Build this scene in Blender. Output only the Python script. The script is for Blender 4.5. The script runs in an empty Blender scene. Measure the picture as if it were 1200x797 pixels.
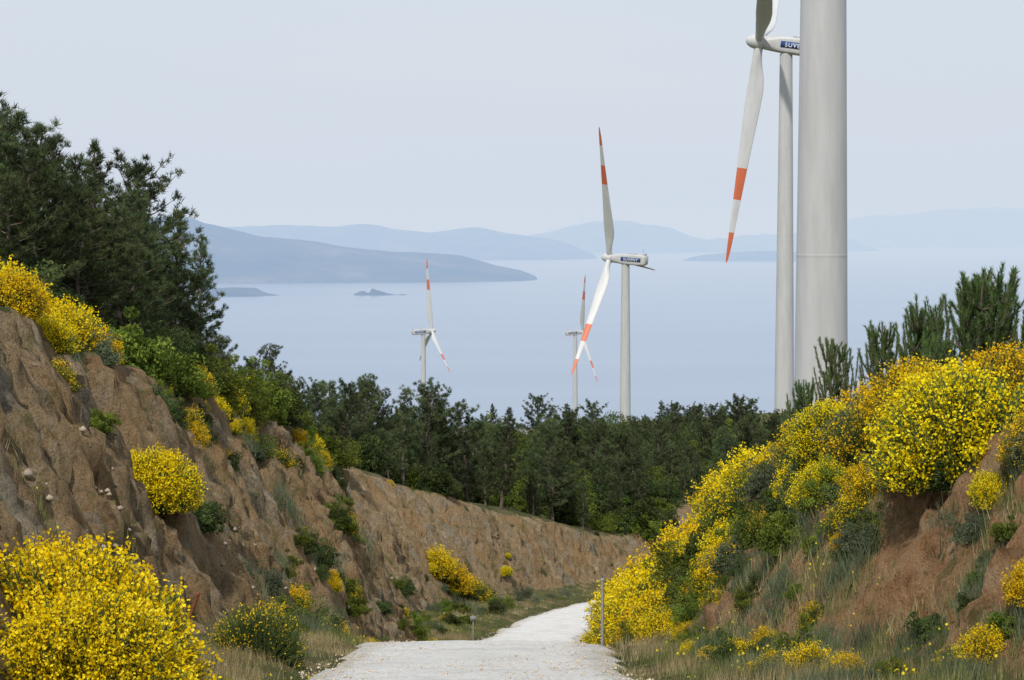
import bpy, math, numpy as np
from mathutils import Vector, Matrix, Euler
R = np.random.default_rng(7)
scene = bpy.context.scene
scene.view_settings.view_transform = 'Standard'
scene.view_settings.look = 'None'
scene.view_settings.exposure = 0
SEA = -350.0

# ------------------------------------------------------------------ noise
def _h(ix, iy, iz):
    n = (ix*374761393 + iy*668265263 + iz*2147483647*3 + iz*1274126177) & 0xffffffff
    n = ((n ^ (n >> 13)) * 1274126177) & 0xffffffff
    n = (n ^ (n >> 16)) & 0xffffffff
    return n.astype(np.float64)/4294967295.0
def vn(x, y, z=0.0):
    x = np.asarray(x, float); y = np.asarray(y, float); z = np.asarray(z, float)+np.zeros_like(x)
    ix = np.floor(x).astype(np.int64); iy = np.floor(y).astype(np.int64); iz = np.floor(z).astype(np.int64)
    fx = x-ix; fy = y-iy; fz = z-iz
    fx = fx*fx*(3-2*fx); fy = fy*fy*(3-2*fy); fz = fz*fz*(3-2*fz)
    def L(a, b, t): return a+(b-a)*t
    r = L(L(L(_h(ix,iy,iz),_h(ix+1,iy,iz),fx), L(_h(ix,iy+1,iz),_h(ix+1,iy+1,iz),fx), fy),
          L(L(_h(ix,iy,iz+1),_h(ix+1,iy,iz+1),fx), L(_h(ix,iy+1,iz+1),_h(ix+1,iy+1,iz+1),fx), fy), fz)
    return r*2-1
def fbm(x, y, z=0.0, o=4):
    s = 0; a = 1; t = 0
    for i in range(o):
        s = s + a*vn(np.asarray(x)*2**i+i*17.3, np.asarray(y)*2**i+i*5.1, np.asarray(z)*2**i+i*9.7); t += a; a *= .5
    return s/t

# ------------------------------------------------------------------ materials
def newmat(name):
    m = bpy.data.materials.new(name); m.use_nodes = True
    nt = m.node_tree; nt.nodes.clear()
    return m, nt
class NT:
    def __init__(s, nt): s.nt = nt
    def n(s, t, **k):
        nd = s.nt.nodes.new(t)
        for a, b in k.items(): setattr(nd, a, b)
        return nd
    def l(s, a, b): s.nt.links.new(a, b)
    def noise(s, scale, detail=5, rough=.55, vec=None, dist=0):
        nd = s.n('ShaderNodeTexNoise'); nd.inputs['Scale'].default_value = scale
        nd.inputs['Detail'].default_value = detail; nd.inputs['Roughness'].default_value = rough
        nd.inputs['Distortion'].default_value = dist
        if vec is not None: s.l(vec, nd.inputs['Vector'])
        return nd.outputs['Fac']
    def ramp(s, fac, stops):
        nd = s.n('ShaderNodeValToRGB'); s.l(fac, nd.inputs['Fac']); e = nd.color_ramp.elements
        while len(e) < len(stops): e.new(.5)
        for i, (p, c) in enumerate(stops):
            e[i].position = p; e[i].color = (*c, 1) if len(c) == 3 else c
        return nd.outputs['Color']
    def mix(s, f, a, b, bt='MIX'):
        nd = s.n('ShaderNodeMix', data_type='RGBA', blend_type=bt)
        for v, i in ((f, 0), (a, 6), (b, 7)):
            if hasattr(v, 'is_output'): s.l(v, nd.inputs[i])
            elif isinstance(v, (int, float)): nd.inputs[i].default_value = v
            else: nd.inputs[i].default_value = (*v, 1)
        return nd.outputs[2]
    def math(s, op, a, b=0.0, clamp=False):
        nd = s.n('ShaderNodeMath', operation=op, use_clamp=clamp)
        for v, i in ((a, 0), (b, 1)):
            if hasattr(v, 'is_output'): s.l(v, nd.inputs[i])
            else: nd.inputs[i].default_value = v
        return nd.outputs[0]
    def attr(s, name):
        nd = s.n('ShaderNodeAttribute'); nd.attribute_name = name; return nd.outputs['Fac']
    def pos(s):
        return s.n('ShaderNodeNewGeometry').outputs['Position']
    def mapv(s, v, sc):
        nd = s.n('ShaderNodeMapping'); s.l(v, nd.inputs['Vector']); nd.inputs['Scale'].default_value = sc
        return nd.outputs['Vector']
    def out(s, sh, vol=False):
        o = s.n('ShaderNodeOutputMaterial'); s.l(sh, o.inputs['Volume' if vol else 'Surface'])
    def princ(s, col, rough=.8, bump=None, bs=.3, bd=.05, spec=.3):
        p = s.n('ShaderNodeBsdfPrincipled')
        if hasattr(col, 'is_output'): s.l(col, p.inputs['Base Color'])
        else: p.inputs['Base Color'].default_value = (*col, 1)
        p.inputs['Roughness'].default_value = rough
        p.inputs['Specular IOR Level'].default_value = spec
        if bump is not None:
            b = s.n('ShaderNodeBump'); b.inputs['Strength'].default_value = bs; b.inputs['Distance'].default_value = bd
            s.l(bump, b.inputs['Height']); s.l(b.outputs[0], p.inputs['Normal'])
        return p

def leafmat(name, c0, c1, c2=None, trans=.3, var=.25):
    m, nt = newmat(name); N = NT(nt)
    t = N.attr('tint')
    stops = [(0, c0), (1, c1)] if c2 is None else [(0, c0), (.5, c1), (1, c2)]
    col = N.ramp(t, stops)
    rnd = N.n('ShaderNodeObjectInfo').outputs['Random']
    hs = N.n('ShaderNodeHueSaturation'); N.l(col, hs.inputs['Color'])
    N.l(N.math('ADD', N.math('MULTIPLY', rnd, var*1.6), 1-var*.8), hs.inputs['Value'])
    N.l(N.math('ADD', N.math('MULTIPLY', rnd, .03), .485), hs.inputs['Hue'])
    d = N.n('ShaderNodeBsdfDiffuse'); tr = N.n('ShaderNodeBsdfTranslucent')
    N.l(hs.outputs[0], d.inputs[0]); N.l(hs.outputs[0], tr.inputs[0])
    mx = N.n('ShaderNodeMixShader'); mx.inputs[0].default_value = trans
    N.l(d.outputs[0], mx.inputs[1]); N.l(tr.outputs[0], mx.inputs[2]); N.out(mx.outputs[0])
    return m
M_needle = leafmat('pine_needles', (.040,.056,.028), (.085,.115,.05), (.15,.18,.08), .25, .4)
M_young = leafmat('young_pine_needles', (.05,.10,.03), (.10,.17,.05), (.18,.26,.09), .3, .1)
M_leaf = leafmat('shrub_leaves', (.06,.09,.018), (.16,.205,.035), (.29,.34,.06), .35, .35)
M_leafd = leafmat('dark_shrub_leaves', (.036,.058,.022), (.085,.115,.038), (.15,.185,.06), .3, .35)
M_stem = leafmat('broom_stems', (.05,.08,.028), (.10,.145,.05), (.17,.21,.08), .25, .15)
M_flower = leafmat('broom_flowers', (.68,.44,.0), (.88,.63,.01), (.94,.76,.04), .35, .08)
M_grass = leafmat('grass_green', (.09,.11,.04), (.18,.2,.07), (.31,.3,.13), .35, .2)
M_dry = leafmat('grass_dry', (.2,.15,.08), (.34,.27,.14), (.47,.39,.23), .3, .2)
M_silver = leafmat('grey_green_leaves', (.08,.1,.06), (.14,.17,.1), (.23,.26,.16), .3, .15)
def barkmat():
    m, nt = newmat('bark'); N = NT(nt)
    f = N.noise(9, 6, .6, N.mapv(N.pos(), (1,1,.3)))
    c = N.ramp(f, [(.3,(.06,.045,.035)),(.7,(.2,.16,.13))])
    N.out(N.princ(c, .95, f, .6, .03).outputs[0]); return m
M_bark = barkmat()

# ------------------------------------------------------------------ mesh helpers
def tri_mesh(name, parts, mats, smooth=False):
    V = []; F = []; MI = []; T = []; off = 0
    for v, f, mi, t in parts:
        if len(f) == 0: continue
        v = np.asarray(v, float); f = np.asarray(f, int)
        V.append(v); F.append(f+off); MI.append(np.full(len(f), mi)); T.append(np.zeros(len(v))+t); off += len(v)
    V = np.concatenate(V); F = np.concatenate(F); MI = np.concatenate(MI); T = np.concatenate(T)
    me = bpy.data.meshes.new(name)
    me.vertices.add(len(V)); me.vertices.foreach_set('co', V.astype(np.float32).ravel())
    k = F.shape[1]
    me.loops.add(F.size); me.loops.foreach_set('vertex_index', F.astype(np.int32).ravel())
    me.polygons.add(len(F)); me.polygons.foreach_set('loop_start', np.arange(0, F.size, k, dtype=np.int32))
    try: me.polygons.foreach_set('loop_total', np.full(len(F), k, dtype=np.int32))
    except Exception: pass
    me.polygons.foreach_set('material_index', MI.astype(np.int32))
    if smooth: me.polygons.foreach_set('use_smooth', np.ones(len(F), dtype=bool))
    a = me.attributes.new('tint', 'FLOAT', 'POINT'); a.data.foreach_set('value', T.astype(np.float32))
    for m in mats: me.materials.append(m)
    me.update(calc_edges=True); return me
def unit(v): return v/(np.linalg.norm(v, axis=-1, keepdims=True)+1e-9)
def rdir(n, r, zmin=-1):
    z = r.uniform(zmin, 1, n); a = r.uniform(0, 2*np.pi, n); q = np.sqrt(1-z*z)
    return np.stack([q*np.cos(a), q*np.sin(a), z], 1)
def leaves(c, L, W, r, mi, tint):
    n = len(c); u = rdir(n, r); w = unit(np.cross(u, rdir(n, r)))
    L = (np.zeros(n)+L)[:, None]*r.uniform(.7, 1.3, (n, 1)); W = (np.zeros(n)+W)[:, None]*r.uniform(.7, 1.3, (n, 1))
    v = np.stack([c-u*L, c+w*W, c+u*L, c-w*W], 1).reshape(-1, 3)
    i = np.arange(n)[:, None]*4
    f = np.concatenate([i+[0,1,2], i+[0,2,3]], 0)
    return (v, f, mi, np.repeat(np.zeros(n)+tint, 4))
def blades(b, d, L, W, r, mi, tint):
    n = len(b); s = unit(np.cross(d, rdir(n, r)))
    L = (np.zeros(n)+L)[:, None]; W = (np.zeros(n)+W)[:, None]
    v = np.stack([b-s*W, b+s*W, b+d*L], 1).reshape(-1, 3)
    return (v, np.arange(3*n).reshape(-1, 3), mi, np.repeat(np.zeros(n)+tint, 3))
def tube(pts, rad, sides=6, mi=0, tint=.5):
    pts = np.asarray(pts, float); n = len(pts); vs = []
    for i in range(n):
        d = pts[min(i+1, n-1)]-pts[max(i-1, 0)]; d = d/(np.linalg.norm(d)+1e-9)
        a = np.cross(d, [0.31, .95, .1]) ; a /= np.linalg.norm(a)+1e-9; b = np.cross(d, a)
        for k in range(sides):
            t = 2*math.pi*k/sides; vs.append(pts[i]+rad[i]*(a*math.cos(t)+b*math.sin(t)))
    f = []
    for i in range(n-1):
        for k in range(sides):
            p = i*sides+k; q = i*sides+(k+1) % sides
            f += [[p, q, q+sides], [p, q+sides, p+sides]]
    return (np.array(vs), np.array(f), mi, tint)

# ---- prototypes
def make_broom(seed, nst=800, nfl=15, flower=1.0, fs=.029, h=1.15, lobe=.3):
    r = np.random.default_rng(seed)
    d = rdir(nst, r, -.2)
    lob = 1+lobe*fbm(d[:, 0]*2.2+seed, d[:, 1]*2.2, d[:, 2]*2.2, 3)
    ln = r.uniform(.78, 1.08, nst)*lob
    tip = d*ln[:, None]; tip[:, 2] = tip[:, 2]*h + .2
    base = np.stack([r.normal(0, .13, nst), r.normal(0, .13, nst), np.zeros(nst)-.1], 1)
    parts = []
    ctrl = base*.4+tip*.6; ctrl[:, 2] -= .12; ctrl[:, :2] *= 1.12
    tt = np.linspace(0, 1, 4); side = unit(np.cross(tip-base, rdir(nst, r)))
    P = [(1-t)**2*base+2*t*(1-t)*ctrl+t*t*tip for t in tt]
    for i in range(3):
        w0 = .009*(1-.15*i)
        v = np.stack([P[i]-side*w0, P[i]+side*w0, P[i+1]+side*w0*.8, P[i+1]-side*w0*.8], 1).reshape(-1, 3)
        k = np.arange(nst)[:, None]*4
        parts.append((v, np.concatenate([k+[0,1,2], k+[0,2,3]], 0), 0, np.repeat(r.uniform(0, 1, nst), 4)))
    m = nst*6; idx = r.integers(0, nst, m); t = r.uniform(.45, 1, m)[:, None]
    c = (1-t)**2*base[idx]+2*t*(1-t)*ctrl[idx]+t*t*tip[idx]
    dd = unit(unit(tip[idx]-base[idx])+rdir(m, r)*.45)
    parts.append(blades(c, dd, r.uniform(.1, .22, m), .007, r, 0, r.uniform(0, 1, m)))
    m = int(nst*nfl); idx = r.integers(0, nst, m); t = (r.uniform(.62, 1.1, m))[:, None]
    c = (1-t)**2*base[idx]+2*t*(1-t)*ctrl[idx]+t*t*tip[idx]+r.normal(0, .03, (m, 3))
    patch = fbm(c[:, 0]*2.2+seed*3, c[:, 1]*2.2, c[:, 2]*2.2, 3)*1.2+.72+.45*(c[:, 2]-.45)
    keep = r.uniform(0, 1, m) < np.clip(patch+(flower-1)*1.3, 0.02, 1)
    c = c[keep]
    parts.append(leaves(c, fs, fs*.8, r, 1, r.uniform(0, 1, len(c))))
    c = rdir(nst*2, r, -.1)*(r.uniform(.2, .72, nst*2)**.6)[:, None]*.8; c[:, 2] = c[:, 2]*h+.12
    parts.append(leaves(c, .09, .03, r, 0, r.uniform(0, .35, len(c))))
    return tri_mesh('broom_mesh', parts, [M_stem, M_flower])
def make_shrub(seed, mat, ncl=48, nl=110, leaf=.038, h=1.0, spread=1.0):
    r = np.random.default_rng(seed); parts = []
    d = rdir(ncl, r, -.05); rad = r.uniform(.35, .9, ncl)*(1+.45*fbm(d[:, 0]*2+seed, d[:, 1]*2, d[:, 2]*2, 2))
    cc = d*rad[:, None]; cc[:, 2] = cc[:, 2]*h+.15
    for i in range(ncl):
        cr = r.uniform(.13, .3)
        q = rdir(nl, r)*(r.uniform(.3, 1, nl)**.5)[:, None]*cr*np.array([1, 1, .8])
        tt = np.clip(r.uniform(0, .75)+r.normal(0, .15, nl), 0, 1)
        parts.append(leaves(cc[i]+q, leaf, leaf*.55, r, 1, tt))
        if i < 12:
            parts.append(tube([[0, 0, -.2], cc[i]*.5+[0, 0, -.05], cc[i]], [.03, .02, .008], 4, 0))
    n = 600; q = rdir(n, r, -.1)*(r.uniform(0, .7, n))[:, None]; q[:, 2] = q[:, 2]*h+.1
    parts.append(leaves(q, .08, .045, r, 1, r.uniform(0, .2, n)))
    return tri_mesh('shrub_mesh', parts, [M_bark, mat])
def make_pine(seed, H=8., Lm=2.2, nl=70, skirt=.16, flat=0.0, K=24):
    r = np.random.default_rng(seed); parts = []
    nz = 9; tp = np.zeros((nz, 3)); tp[:, 2] = np.linspace(-.5, H, nz)
    tp[:, 0] = np.cumsum(r.normal(0, .12, nz)); tp[:, 1] = np.cumsum(r.normal(0, .12, nz)); tp[0, :2] = 0
    parts.append(tube(tp, np.linspace(.17, .02, nz)*H/8, 7, 0))
    TB = []; TD = []; TT = []
    for i in range(nl):
        u = skirt+(1-skirt)*((i+r.uniform(0, 1))/nl)
        z = u*H; b = np.array([np.interp(z, tp[:, 2], tp[:, 0]), np.interp(z, tp[:, 2], tp[:, 1]), z])
        q = (u-skirt)/(1-skirt)
        prof = (min(1, (q+.12)/.35))*(1-q)**(.75-flat)+.08
        L = Lm*prof*r.uniform(.45, 1.25)
        a = i*2.4+r.uniform(-.5, .5); el = math.radians(r.uniform(0, 25)+q*25)
        d = np.array([math.cos(a)*math.cos(el), math.sin(a)*math.cos(el), math.sin(el)])
        p1 = b+d*L*.5+[0, 0, -.04*L]; p2 = b+d*L+[0, 0, .12*L]
        parts.append(tube([b, p1, p2], [.035*H/8, .022*H/8, .008], 4, 0))
        nt_ = max(3, int(L*9)); ct = r.uniform(.05, .85)
        for k in range(nt_):
            s = r.uniform(.25, 1.05); p = (1-s)**2*b+2*s*(1-s)*p1+s*s*p2
            side = rdir(1, r, -.2)[0]*r.uniform(.05, .42)*(1.1-s*.5)
            TB.append(p+side); TD.append(unit(d*.6+side*1.5+np.array([0, 0, .5]))); TT.append(np.clip(ct+r.normal(0, .15), 0, 1))
    TB = np.array(TB); TD = np.array(TD); TT = np.array(TT); n = len(TB)*K
    B = np.repeat(TB, K, 0)+r.normal(0, .045, (n, 3)); D = unit(np.repeat(TD, K, 0)+rdir(n, r)*.95)
    parts.append(blades(B, D, r.uniform(.14, .27, n), .016, r, 1, np.clip(np.repeat(TT, K)+r.normal(0, .12, n), 0, 1)))
    return tri_mesh('pine_mesh', parts, [M_bark, M_needle])
def make_young_pine(seed, H=2.8):
    r = np.random.default_rng(seed); parts = []; B = []; D = []; T = []
    def shoot(p0, p1, r0, r1, tint, n):
        p0 = np.array(p0); p1 = np.array(p1)
        parts.append(tube([p0, (p0+p1)/2, p1], [r0, (r0+r1)/2, r1], 5, 0))
        t = r.uniform(.1, 1.0, n)[:, None]; ax = unit(p1-p0)
        B.append(p0+(p1-p0)*t); D.append(unit(ax*.85+rdir(n, r)*.55)); T.append(np.clip(tint+r.normal(0, .15, n), 0, 1))
    shoot([0, 0, -.3], [.03, .02, H*.5], .05, .035, .3, 300)
    shoot([.03, .02, H*.5], [0, .05, H], .035, .012, .6, 420)
    for w in range(7):
        z = .2+w*H*.12; nb = r.integers(5, 8); L = (1.1-w*.09)*H/2.8
        for k in range(nb):
            a = 2*math.pi*k/nb+r.uniform(-.4, .4)+w; l = L*r.uniform(.6, 1.2)
            p1 = np.array([math.cos(a)*l*.55, math.sin(a)*l*.55, z+l*.25]); p2 = np.array([math.cos(a)*l*.68, math.sin(a)*l*.68, z+l*1.05])
            shoot([0, 0, z], p1, .02, .014, .25, 120); shoot(p1, p2, .014, .008, .65, 230)
            for j in range(3):
                q = p1*(r.uniform(.5, 1)); q[2] = z+(p1[2]-z)*.8
                dd = rdir(1, r, .2)[0]; dd[2] = abs(dd[2])+1.1
                shoot(q, q+unit(dd)*r.uniform(.25, .55), .01, .006, .55, 130)
    B = np.concatenate(B); D = np.concatenate(D); T = np.concatenate(T)
    parts.append(blades(B, D, r.uniform(.06, .11, len(B)), .0055, r, 1, T))
    return tri_mesh('young_pine_mesh', parts, [M_bark, M_young])

BROOM = [make_broom(1), make_broom(2), make_broom(3, flower=.8), make_broom(4, flower=.5)]
BROOM_HI = [make_broom(11, 2200, 20, 1.25, .0215), make_broom(12, 2000, 18, .9, .021), make_broom(13, 1800, 12, .45, .02), make_broom(14, 2000, 20, 1.15, .022, 1.0, .12)]
SHRUB = [make_shrub(21, M_leaf), make_shrub(22, M_leaf, 42), make_shrub(23, M_leafd), make_shrub(24, M_leafd, 55), make_shrub(25, M_silver, 60, 110, .03), make_shrub(26, M_leaf, 60, 110, .032, 1.3), make_shrub(27, M_leafd, 60, 110, .032, 1.4)]
PINE = [make_pine(31), make_pine(32, Lm=1.9), make_pine(33, Lm=2.6, nl=60, flat=.3), make_pine(34, Lm=1.6, nl=62), make_pine(35, Lm=2.9, nl=60, skirt=.25, flat=.42), make_pine(36, Lm=2.6, nl=54, skirt=.22, flat=.35)]
YPINE = [make_young_pine(41), make_young_pine(42), make_young_pine(43)]

def obj(name, me, loc=(0,0,0), sc=1.0, rz=0.0, parent=None, tilt=(0,0)):
    o = bpy.data.objects.new(name, me); scene.collection.objects.link(o)
    o.location = loc; o.scale = (sc, sc, sc) if isinstance(sc, (int, float)) else sc
    o.rotation_euler = (tilt[0], tilt[1], rz)
    if parent: o.parent = parent
    return o
def empty(name, loc=(0,0,0)):
    o = bpy.data.objects.new(name, None); scene.collection.objects.link(o); o.location = loc; return o

# ------------------------------------------------------------------ terrain
CY = np.array([-200,-60,0,34,42,50,60,80,100,110,125,150,165,190,210,240,270,330.])
CX = np.array([6,2,0,-.6,-.75,-.6,-.4,0,.4,.8,2.1,4.9,8,16,25,42,62,110.])
CZ = np.array([28.4,7.4,-1.6,-6.62,-7.85,-9.0,-11.1,-15.2,-18.6,-19.75,-21.6,-24.8,-26.6,-29,-30.5,-32,-33,-36.])
def cr(xs, ys, x):
    m = np.gradient(ys, xs); i = np.clip(np.searchsorted(xs, x)-1, 0, len(xs)-2)
    h = xs[i+1]-xs[i]; t = (x-xs[i])/h
    return (2*t**3-3*t**2+1)*ys[i]+(t**3-2*t**2+t)*h*m[i]+(-2*t**3+3*t**2)*ys[i+1]+(t**3-t**2)*h*m[i+1]
RY = np.arange(-200, 331, .75); RX = cr(CY, CX, RY); RZ = cr(CY, CZ, RY)
def road(x, y):
    x = np.asarray(x, float).ravel(); y = np.asarray(y, float).ravel()
    s = np.full(x.shape, 999.); t = y.copy(); z = np.full(x.shape, -999.)
    m = np.where((np.abs(x) < 150) & (y > -199) & (y < 335))[0]
    for c in range(0, len(m), 20000):
        k = m[c:c+20000]
        d2 = (x[k, None]-RX)**2+(y[k, None]-RY)**2
        j = np.clip(np.argmin(d2, 1), 1, len(RY)-2)
        tx = RX[j+1]-RX[j-1]; ty = RY[j+1]-RY[j-1]; L = np.hypot(tx, ty); tx /= L; ty /= L
        dx = x[k]-RX[j]; dy = y[k]-RY[j]
        al = dx*tx+dy*ty; sd = dx*ty-dy*tx
        dist = np.sqrt(d2[np.arange(len(k)), j])
        ss = np.where(dist > 1.5, np.sign(sd)*dist, sd)
        s[k] = ss; t[k] = RY[j]+al*ty; z[k] = np.interp(t[k], RY, RZ)
    return s, t, z
NX = np.array([-6000,-3000,-300,-60,-25,-11,0,9,25,60,300,3000,6000.])
rows = {
-4000:[50]*9, -200:[30,33,34,33,32,33,34,33,25], 0:[5,6,5,4,3.5,1.6,3.5,4,0], 40:[-2,.5,0,-1.3,-2,-4.0,-2.4,-1,-8], 60:[-3,-.5,-1.3,-3.4,-4,-6.7,-5.2,-4,-12],
80:[-4,-1.5,-2.6,-5.6,-7,-9.4,-8.6,-8,-18], 100:[-6,-3,-4.5,-7.9,-10,-13,-12.5,-12,-24], 130:[-12,-7,-9,-12.2,-15,-19,-18,-17,-30],
160:[-20,-13,-14.5,-16.5,-19.0,-22,-20,-20,-35], 190:[-28,-20,-20.5,-21.5,-23.2,-25.5,-22,-23,-40], 300:[-50,-34,-32,-31,-30,-30,-30,-32,-55],
400:[-70,-45,-41,-39,-38,-38,-38,-40,-70], 490:[-80,-55,-50,-47,-45,-43,-40,-38,-80], 773:[-120,-95,-92,-90,-89,-89,-88,-90,-120],
1500:[-150]+[-144]*7+[-150], 1800:[-165]+[-157]*7+[-165], 2500:[-235]*9, 4000:[-345]*9, 6500:[-430]*9}
NY = np.array(sorted(rows)); NZ = np.array([[v[0]-330, v[0]-170]+v+[v[-1]-170, v[-1]-330] for v in (rows[k] for k in NY)], float)
def nat(x, y):
    i = np.clip(np.searchsorted(NX, x)-1, 0, len(NX)-2); j = np.clip(np.searchsorted(NY, y)-1, 0, len(NY)-2)
    u = np.clip((x-NX[i])/(NX[i+1]-NX[i]), 0, 1); v = np.clip((y-NY[j])/(NY[j+1]-NY[j]), 0, 1)
    z = (NZ[j, i]*(1-u)+NZ[j, i+1]*u)*(1-v)+(NZ[j+1, i]*(1-u)+NZ[j+1, i+1]*u)*v
    return z+.6*fbm(x*.12, y*.12, 3.3, 4)+.15*fbm(x*.7, y*.7, 1.3, 3)
def smin(a, b, k):
    h = np.clip(.5+.5*(b-a)/k, 0, 1); return b*(1-h)+a*h-k*h*(1-h)
def Gfull(x, y):
    x = np.asarray(x, float).ravel(); y = np.asarray(y, float).ravel()
    s, t, zr = road(x, y); N = nat(x, y); a = np.abs(s); left = s < 0
    toe = np.where(left, np.interp(t, [0, 30, 50, 80, 100, 108, 118, 150, 165, 185, 200], [5, 5.2, 5.2, 5, 4.2, 4.8, 8.2, 8.4, 7.0, 4.8, 4.6]), np.interp(t, [0, 24, 30, 38, 60, 90, 130], [8, 7.2, 6.0, 4.5, 3.6, 3.4, 4]))
    slope = np.where(left, np.interp(t, [0, 40, 80, 110, 120, 150, 190], [1.2, 1.25, 1.3, 1.3, 1.15, 1.1, .95]), np.interp(t, [0, 40, 80], [.9, .9, .9]))
    near = (a < 60).astype(float)
    inb = np.clip((a-toe)/2, 0, 1.3)
    w = (1.1*fbm(t*.16, a*.08, 2.2, 3)+.8*fbm(x*.5, y*.5, zr*.1, 4)
         + .75*(1-2*np.abs(fbm(t*.42+a*.12, a*.14, 7.7, 3)))*inb
         + .5*(1-2*np.abs(fbm(t*1.3-a*.3, a*.4, 1.7, 3)))*inb
         + .28*fbm(x*2.1, y*2.1, 4.4, 3))*near
    aw = a+w*np.clip((a-toe+1.2)/1.6, 0, 1)*np.where(left, 1, .8)
    verge = zr+np.where(left, .13, .08)*np.clip(a-2.7, 0, 3)+.10*fbm(x*.5, y*.5, 5.5, 4)*np.clip((a-2.5)/.8, 0, 1)
    bank = verge+slope*(aw-toe)
    lf = .95; wv = .9*fbm(x*.3, y*.3, 1., 4)
    ph = (bank+.45*x+.2*y+wv)*lf; st = (np.floor(ph)+np.clip((ph-np.floor(ph))*1.9-.45, 0, 1))/lf-.45*x-.2*y-wv
    k = np.clip(fbm(x*.22, y*.22, 8., 3)*2.8+.25, 0, .85)*np.clip((aw-toe)/1.5, 0, 1)*near
    bank = bank*(1-k)+st*k
    zc = -smin(-verge, -bank, .5)
    zc = np.where(a > 80, 1e4, zc)
    M = np.maximum(N, np.where(a > 80, -1e4, verge-.6*np.clip(a-toe, 0, 100)))
    z = smin(zc, M, .7)
    onroad = np.clip((3.1-a)/.5, 0, 1)
    z = z*(1-onroad)+(zr-.07)*onroad
    bare = np.clip((aw-toe+.3)/.9, 0, 1)*np.clip((M-zc+.55)/.8, 0, 1)
    bare = np.where(a < 60, bare, 0)
    topd = (zc-M)
    return z, bare, s, t, topd
def G1(x, y): return float(Gfull([x], [y])[0][0])
def geo(a, b, s0, g):
    out = [a]; st = s0
    while abs(out[-1]-a) < abs(b-a): out.append(out[-1]+st*np.sign(b-a)); st *= g
    return out[1:]
xs = np.array(sorted(geo(-20, -6000, .35, 1.13)+list(np.arange(-20, 16.01, .12))+geo(16, 6000, .3, 1.10)))
ys = np.array(sorted(geo(20, -3500, .6, 1.2)+list(np.arange(20, 110, .16))+list(np.arange(110, 215, .32))+geo(215, 6500, .6, 1.05)))
XX, YY = np.meshgrid(xs, ys)
z, bare, s, t, topd = Gfull(XX, YY)
nx = len(xs); ny = len(ys)
ii = (np.arange(ny-1)[:, None]*nx+np.arange(nx-1)[None, :]).ravel()
Fq = np.stack([ii, ii+1, ii+nx+1, ii+nx], 1)
V = np.stack([XX.ravel(), YY.ravel(), z], 1)
# crumbly relief on the cut faces, pushed out along the surface normal
Z2 = z.reshape(ny, nx); gy, gx = np.gradient(Z2, ys, xs); nn = unit(np.stack([-gx.ravel(), -gy.ravel(), np.ones(z.size)], 1))
k = np.where((bare > .02) & (np.abs(V[:, 0]) < 25) & (V[:, 1] < 215) & (V[:, 1] > 18))[0]
p = V[k]
rd = (.18*(1-2.4*np.abs(fbm(p[:, 0]*.9, p[:, 1]*.9, p[:, 2]*.9, 2)))+.17*(2*np.abs(fbm(p[:, 0]*1.9+7, p[:, 1]*1.9, p[:, 2]*2.2, 3))-.5)
      + .12*(2.*np.abs(fbm(p[:, 0]*4.2+3, p[:, 1]*4.2, p[:, 2]*4., 2))-.5)-.07)
V[k] += nn[k]*(rd*bare[k]*np.clip(.9+1.1*fbm(p[:, 0]*.3, p[:, 1]*.3, 5., 2), .4, 1.5))[:, None]

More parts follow.
